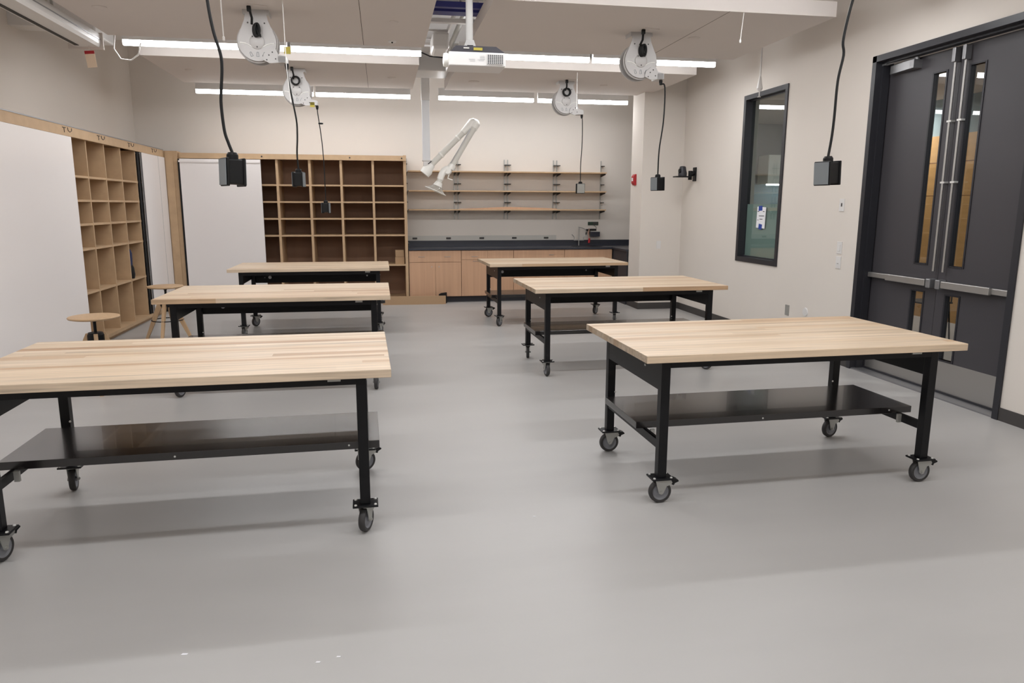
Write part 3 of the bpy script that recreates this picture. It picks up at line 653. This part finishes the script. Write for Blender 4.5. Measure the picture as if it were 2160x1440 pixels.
for y in (8.5, 9.45, 10.5, 11.5):
    t = B(); x = X0+.033
    t.tube([(x, y-.03, 2.385), (x, y+.05, 2.385)], .004, 6).tube([(x, y+.01, 2.385), (x, y+.01, 2.335)], .003, 6)
    t.tube([(x, y+.1, 2.392), (x, y+.105, 2.365), (x, y+.15, 2.35), (x, y+.195, 2.365), (x, y+.2, 2.392)], .0035, 6)
    t.build('track_hook', M_kick, ul)
def wboard(y0, y1, lb, joint=None):
    t = thing('sliding_whiteboard', lb, 'whiteboard', (X0+.03, y0, 0), 0, 'sliding whiteboards on the shelving')
    B().box(-.012, .012, 0, y1-y0, .09, 2.30).build('board', M_board, t)
    B().box(.0, .014, -.012, .0, .09, 2.30).build('edge_strip', M_alu, t)
    if joint: B().box(.012, .0135, joint-y0-.002, joint-y0+.002, .09, 2.3).build('joint', M_greyface, t)
wboard(5.5, 8.64, 'sliding whiteboard on the left shelving, cut by the left edge of the photo')
wboard(10.96, 12.05, 'narrow sliding whiteboard on the left shelving beside the corner post', 11.72)
tag(B().box(X0-.002, X0+.012, 10.86, 10.945, .09, 2.30).build('dark_channel', M_plastic), 'black upright channel beside the narrow whiteboard on the left', 'channel')
dv = B()
for y in ys[8:11]: dv.lathe([(0, .004), (.012, .003), (.012, 0)], T(X1+.25, y-.011, 1.24) @ RX(PI/2), seg=12)
dv.build('cable_hole', M_dark, ul)
bg = thing('cloth_bag', 'dark blue and black item standing in the left shelving near the whiteboard', 'bag', (-3.31, 10.40, .636))
B().lathe([(0, 0), (.06, 0), (.075, .05), (.06, .14), (.03, .18), (0, .18)], T(.04, 0, 0), seg=16).build('black_base', M_plastic, bg, smooth=True)
B().lathe([(0, .16), (.05, .17), (.055, .25), (.06, .33), (.03, .38), (0, .385)], T(.02, 0, 0), seg=16).build('blue_top', M_dim, bg, smooth=True)
bg.scale = (.5, .8, 1)

# ---- boxes in the back cubby
for z, s_, lb in ((.647, (.15, .1), 'small cardboard box on the lowest cubby shelf, bottom of the pair'), (.762, (.14, .1), 'small cardboard box on the lowest cubby shelf, on top of another')):
    tag(B().box(-s_[0]/2, s_[0]/2, -s_[1]/2, s_[1]/2, 0, .113, bev=.003).build('cardboard_box', M_card, None, (.275, 12.25, z)), lb, 'box', 'boxes in the back cubby')
tag(B().prism([(0, 0), (.14, 0), (.1, .02), (.03, .04), (0, .045)], 0, .1).build('paper_roll', M_card, None, (-.06, 12.2, .647)), 'pale curved cardboard piece lying in the lowest cubby', 'cardboard')
cbx = thing('flat_carton', 'long low cardboard carton on the floor before the cubby shelving', 'carton', (.49, 11.94, 0), -.03)
B().box(-.51, .51, -.015, .015, 0, .138).box(-.51, .51, .015, .1, 0, .02).build('carton_side', M_card, cbx)
tag(B().prism([(0, 0), (.13, 0), (.13, .175), (.04, .165), (0, .145)], 0, .05).build('black_wedge', M_plastic, None, (.90, 12.045, 0)), 'black object behind the long carton at the cabinet foot', 'wedge')

# ================================================================== BASE CABINETS AND COUNTER
cx = (.42, 1.283, 2.167, 3.048, 3.89)
cl = ('next to the cubby shelving', 'second from the cubby shelving', 'third from the cubby shelving', 'under the sink')
def pull(p, x, z, w_=.1):
    B().tube([(x-w_/2, 12.10, z), (x-w_/2, 12.085, z), (x+w_/2, 12.085, z), (x+w_/2, 12.10, z)], .004, 6).build('handle', M_steel, p)
for i in range(4):
    a, c = cx[i]+.002, cx[i+1]-.002
    t = thing('base_cabinet', 'wood veneer base cabinet under the dark counter, %s' % cl[i], 'cabinet', (0, 0, 0), 0, 'base cabinets under the counter')
    B().box(a, c, 12.12, 12.72, .1, .868).build('body', M_cab, t)
    mid = (a+c)/2
    if i == 0 or i > 1:
        dr = B().box(a+.002, c-.002, 12.10, 12.119, .678, .862).build('drawer', M_cab, t)
        if i == 0: pull(dr, .625, .765); pull(dr, 1.055, .765)
        elif i == 2: pull(dr, 2.817, .782, .07)
        for e0, e1, lx in ((a+.002, mid-.0015, mid-.06), (mid+.0015, c-.002, mid+.06)):
            d = B().box(e0, e1, 12.10, 12.119, .108, .672).build('cabinet_door', M_cab, t)
            B().lathe([(0, .006), (.009, .005), (.009, 0)], T(lx, 12.10, .6) @ RX(PI/2), seg=12).build('lock', M_steel, d, smooth=True)
    else:
        z = (.108, .31, .5, .70, .862)
        d = B().box(a+.002, mid-.0015, 12.10, 12.119, .715, .862).build('drawer', M_cab, t); pull(d, 1.505, .765)
        d = B().box(a+.002, mid-.0015, 12.10, 12.119, .108, .711).build('cabinet_door', M_cab, t); pull(d, 1.528, .688)
        B().box(mid+.0015, c-.002, 12.10, 12.119, .108, .862).build('cabinet_door', M_cab, t)
tag(B().box(.42, 3.9, 12.19, 12.22, 0, .1).build('toe_kick', M_toe), 'dark toe kick strip under the base cabinets', 'toe kick')
ct = thing('countertop', 'black resin L-shaped countertop with backsplash', 'countertop', (0, 0, 0))
SX, SY = 3.43, 12.42
B().prism([(.42, 12.08), (3.88, 12.08), (3.88, 11.37), (5.15, 11.37), (5.15, 12.73), (.42, 12.73)], .872, .902, 'z').build('worktop', M_counter, ct)
B().box(.42, 5.15, 12.70, 12.74, .902, 1.0).box(.42, .435, 12.12, 12.70, .902, .985).build('backsplash', M_counter, ct)
B().box(3.905, 3.925, 11.38, 12.12, .0, .872).build('side_panel', M_toe, ct)  # dark colour stands in for shadow on the cabinet face of the return
sk = tag(B().lathe([(.0, -.004), (.2, -.004), (.27, .002), (.285, .004), (.285, .0), (.0, -.006)], T(0, 0, 0) @ Matrix.Scale(.62, 4, (0, 1, 0)), seg=40).build('sink', mat('sink_black', (30, 30, 36), .4), None, (3.52, 12.40, .905), smooth=True), 'black oval sink set in the countertop', 'sink')
rw = thing('outlet_raceway', 'pale raceway with black outlets above the backsplash', 'raceway', (0, 0, 0))
B().box(.43, 3.05, 12.735, 12.75, 1.0, 1.085).build('channel', M_pale, rw)
for x in (.551, 1.131, 1.712, 2.29, 2.864): B().box(x-.04, x+.04, 12.72, 12.735, 1.025, 1.055, bev=.003).build('outlet', M_kick, rw)
fc = thing('lab_faucet', 'chrome lab faucet with two lever handles at the sink', 'faucet', (3.435, 12.62, .905))
B().tube([(0, 0, 0), (0, 0, .32)], .009, 10).tube([(-.01, 0, .325), (.02, 0, .315), (.08, -.02, .3), (.115, -.03, .27), (.125, -.03, .22)], .007, 8).build('spout', M_steel, fc, smooth=True)
B().tube([(.125, -.03, .235), (.12, -.03, .19)], .01, 8).build('aerator', M_plastic, fc)
B().box(-.09, .09, -.01, .01, .09, .105).box(-.09, -.078, -.01, .01, .105, .15).box(.078, .09, -.01, .01, .105, .15).build('valve_body', M_steel, fc)
for s in (-1, 1): B().tube([(s*.084, 0, .15), (s*.13, -.01, .195)], .007, 8).build('lever', M_steel, fc)
ey = thing('hand_spray', 'drench hose with a red handle hanging beside the sink', 'hose', (3.63, 12.66, 1.2))
B().tube([(.0, 0, .0), (-.015, -.01, -.08), (.0, -.01, -.16), (.005, -.01, -.19)], .012, 8).build('hose', mat('pink_hose', (176, 140, 124), .5), ey, smooth=True)
B().tube([(.005, -.015, -.17), (.0, -.015, -.25)], .019, 10).build('handle', M_red, ey); B().box(-.05, .02, -.01, .05, -.04, -.01).build('holder', M_plastic, ey)
tag(B().box(-.095, .095, 0, .012, -.03, .03).m(1).box(.0, .09, -.002, 0, -.015, .022).build('safety_sign', [M_green, M_kick], None, (3.725, 12.735, 1.287)), 'dark green rectangular safety sign above the sink', 'sign')
ew = thing('soap_dispenser', 'black wall box with a curved wire beside the red handle', 'dispenser', (3.74, 12.63, 1.06))
B().box(-.09, .085, 0, .12, 0, .085, bev=.006).build('box', M_counter, ew); B().box(-.09, .085, -.002, .12, .085, .095).build('lid', M_pale, ew)
B().box(-.10, .02, .02, .1, .105, .135, bev=.008).build('black_arm', M_plastic, ew); B().tube([(.04, .1, .095), (.04, .09, .16), (-.02, .1, .215)], .004, 6).build('wire', M_kick, ew)

# ---- wall shelves
shz = (2.145, 1.825, 1.515)
shn = ('top', 'middle', 'bottom')
for z, n in zip(shz, shn):
    xx = (.45, 3.86)
    tag(B().box(xx[0], xx[1], 12.42, 12.73, z, z+.022, bev=.002).build('wall_shelf', M_edge), '%s long wooden wall shelf above the counter' % n, 'shelf', 'long shelves on the wall')
tag(B().prism([(1.3, 0), (3.0, 0), (3.0, .012), (2.6, .028), (2.1, .04), (1.7, .02), (1.3, .006)], 12.5, 12.53).build('wood_strip', M_cab, None, (0, 0, 1.5375)), 'thin warped wooden strip lying on the bottom wall shelf', 'wood strip')
for i, x in enumerate((.435, 1.241, 1.306, 2.112, 2.171, 2.983, 3.043, 3.845)):
    t = thing('shelf_standard', 'slotted steel upright number position %d from the cubby shelving' % (i+1), 'shelf upright', (x, 12.75, 0), 0, 'steel uprights carrying the wall shelves')
    t['label'] = ('slotted steel shelf upright, %s from the cubby shelving' % ('first', 'second', 'third', 'fourth', 'fifth', 'sixth', 'seventh', 'eighth')[i])
    B().box(-.008, .008, -.018, 0, 1.365, 2.375).build('upright', M_zinc, t)
    s = 1 if i % 2 == 0 else -1
    for z in shz:
        B().prism([(-.018, 0), (-.30, 0), (-.30, -.02), (-.018, -.05)], -.003, .003, 'x').build('bracket', M_kick, t, (0, 0, z))
        B().box(-.003, .045 if x > .5 else .01, -.1, -.018, z+.13, z+.145).build('book_stop', M_kick, t)

# ================================================================== SMALL WALL THINGS
fa = thing('fire_alarm', 'red fire alarm pull station on the white wall end', 'fire alarm', (3.93, 11.156, 2.0))
B().prism([(-.02, -.085), (0, -.085), (0, .085), (-.02, .085), (-.045, .05), (-.045, -.05)], -.055, .055).build('body', M_red, fa)
B().box(-.05, -.045, -.025, .025, -.02, .03).build('pull_handle', M_paper, fa)
tag(B().box(4.2, 4.27, 10.843, 10.85, .945, 1.065, bev=.002).build('outlet_plate', M_white), 'white outlet plate on the short wall below the fire alarm', 'outlet')
def plate(y, z, lb, n, kind):
    t = thing(n, lb, 'switch', (XR, y, z))
    B().box(-.007, 0, -.04, .04, -.062, .062, bev=.002).build('plate', M_white, t)
    if kind == 'rocker': B().box(-.012, -.007, -.018, .018, -.035, .035, bev=.002).build('rocker', M_white, t)
    if kind == 'hole': B().box(-.009, -.007, -.012, .008, -.014, .02).build('socket', M_kick, t)
    if kind == 'key': B().box(-.009, -.007, -.03, .03, -.045, .045).m(1).box(-.0095, -.009, -.012, .012, -.012, -.008).build('keypad', [M_white, M_kick], t)
plate(6.79, 1.612, 'cream wall plate with a small dark socket, highest beside the door', 'wall_socket', 'hole')
plate(6.77, 1.185, 'white rocker light switch beside the door, above the keypad', 'light_switch', 'rocker')
plate(6.77, 1.035, 'white wall keypad directly below the rocker switch', 'wall_keypad', 'key')
tag(B().box(XR-.006, XR, 7.62, 7.70, .36, .48).build('metal_outlet', M_zinc), 'metal outlet plate low on the right wall behind the bench', 'outlet')
tag(B().lathe([(0, .012), (.045, .01), (.05, 0)], T(XR, 7.29, .449) @ RY(-PI/2), seg=20).build('door_stop', M_white, smooth=True), 'round white door stop low on the right wall', 'door stop')
pc = thing('camera_mount', 'black conference camera on a wall bracket above the outlet', 'camera', (XR, 10.40, 2.02))
B().box(-.02, 0, -.05, .05, -.06, .14, bev=.004).build('wall_plate', M_plastic, pc)
B().tube([(-.02, 0, .06), (-.09, 0, .03)], .035, 12).tube([(-.08, 0, -.04), (-.08, 0, .09)], .028, 12).build('arm', M_plastic, pc, smooth=True)
B().box(-.32, -.08, -.07, .07, -.005, .012, bev=.003).build('tray', M_plastic, pc)
B().lathe([(0, .012), (.062, .012), (.064, .05), (.055, .09), (.045, .145), (.03, .155), (0, .157)], T(-.2, 0, 0), seg=24).build('camera_head', M_frame, pc, smooth=True)
B().lathe([(0, .02), (.03, .015), (.035, 0), (0, 0)], T(-.25, -.02, .085) @ RY(-PI/2), seg=18).build('camera_lens', M_plastic, pc, smooth=True)

# ================================================================== EXTRACTION ARM
ea = thing('extraction_arm', 'white articulated fume extraction arm folded in front of the wall shelves', 'extraction arm', (.69, 11.35, 2.27))
O = Vector((.69, 11.35, 2.27))
def P(x, z, dy=0): return Vector((x, 11.35+dy, z))-O
B().box(-.062, .062, -.06, .06, .86, 1.98, bev=.004).build('upper_sleeve', M_white, ea)
B().box(-.055, .055, -.05, .05, 0, .88, bev=.004).build('column', mat('column_grey', (226, 228, 231), .4), ea)
B().box(-.062, .08, -.06, .06, -.015, .0, bev=.003).box(-.045, .06, -.045, .045, -.09, -.012).box(-.035, .035, -.04, .04, -.17, -.09).build('bracket', M_white, ea)
B().tube([P(.76, 2.25, -.07), P(.71, 2.21, -.07)], .006, 6).build('gas_spring', M_plastic, ea)
a0, a1 = P(.735, 2.175), P(1.33, 2.76)
B().tube([a0, a1], .043, 24).build('lower_tube', M_pvc, ea, smooth=True)
for k in (.3, .73):
    q = a0.lerp(a1, k); d = (a1-a0).normalized(); B().tube([q-d*.012, q+d*.012], .05, 24).build('clamp', M_joint, ea, smooth=True)
B().tube([P(.775, 2.205), P(.745, 2.175), P(.70, 2.12), P(.655, 2.065)], [.052, .06, .085, .078], 24).build('inlet_cuff', M_joint, ea, smooth=True)
B().tube([P(1.25, 2.68), P(1.34, 2.775), P(1.395, 2.83), P(1.435, 2.855)], [.05, .062, .07, .05], 24).lathe([(0, .05), (.05, .045), (.075, .01), (.078, -.04), (.05, -.05), (0, -.05)], T(*P(1.43, 2.81, .0)) @ RX(PI/2), seg=28).tube([P(1.44, 2.82, -.03), P(1.40, 2.72, -.03)], [.065, .052], 20).build('elbow', M_joint, ea, smooth=True)
b0, b1 = P(1.41, 2.75, -.05), P(1.06, 2.17, -.05)
B().tube([b0, b1], .043, 24).build('upper_tube', M_pvc, ea, smooth=True)
B().tube([P(1.35, 2.73, -.12), P(1.04, 2.22, -.12)], .006, 6).build('tension_rod', M_alu, ea)
B().tube([P(1.085, 2.205, -.05), P(1.045, 2.14, -.05)], .058, 24).lathe([(0, .055), (.05, .05), (.07, .02), (.07, -.03), (0, -.05)], T(*P(1.0, 2.12, -.05)) @ RX(PI/2), seg=24).tube(smoothpath([P(1.02, 2.13, -.05), P(.96, 2.12, -.06), P(.915, 2.06, -.07), P(.885, 1.985, -.07)]), .05, 24).build('lower_joint', M_joint, ea, smooth=True)
B().tube([P(1.02, 2.06, -.1), P(1.0, 2.0, -.1), P(1.07, 1.975, -.1)], .009, 8).build('lever', M_joint, ea)
B().tube([P(.89, 1.99, -.07), P(.86, 1.925, -.07)], .041, 24).build('neck', M_pvc, ea, smooth=True)
B().tube([P(.872, 1.945, -.07), P(.845, 1.885, -.07)], [.05, .072], 24).build('collar', M_joint, ea, smooth=True)
ax = (P(.845, 1.885, -.07)-P(.89, 1.99, -.07)).normalized()
q = ax.to_track_quat('Z', 'Y').to_matrix().to_4x4()
B().lathe([(.07, 0), (.09, .03), (.13, .06), (.165, .075), (.17, .072), (.133, .054), (.095, .026), (.073, -.002)], T(*P(.845, 1.885, -.07)) @ q, seg=40, closed=True).build('hood', M_clear, ea, smooth=True)
B().lathe([(.164, .072), (.172, .075), (.172, .081), (.164, .08)], T(*P(.845, 1.885, -.07)) @ q, seg=40, closed=True).build('hood_rim', M_joint, ea, smooth=True)

# ---- tiny scraps on the floor
for x, y, s, lb in ((-.75, 2.55, .012, 'left'), (-.27, 2.42, .009, 'left of centre'), (-.2, 2.44, .008, 'centre left'), (.55, 2.05, .009, 'nearest the camera'), (.74, 3.5, .007, 'centre')):
    tag(B().prism([(-s, -s*.3), (s*.8, -s*.5), (s, s*.2), (-s*.6, s*.5)], 0, .002, 'z').build('paper_scrap', M_paper, None, (x, y, 0)), 'tiny white scrap on the open floor, %s' % lb, 'scrap', 'tiny scraps on the floor')
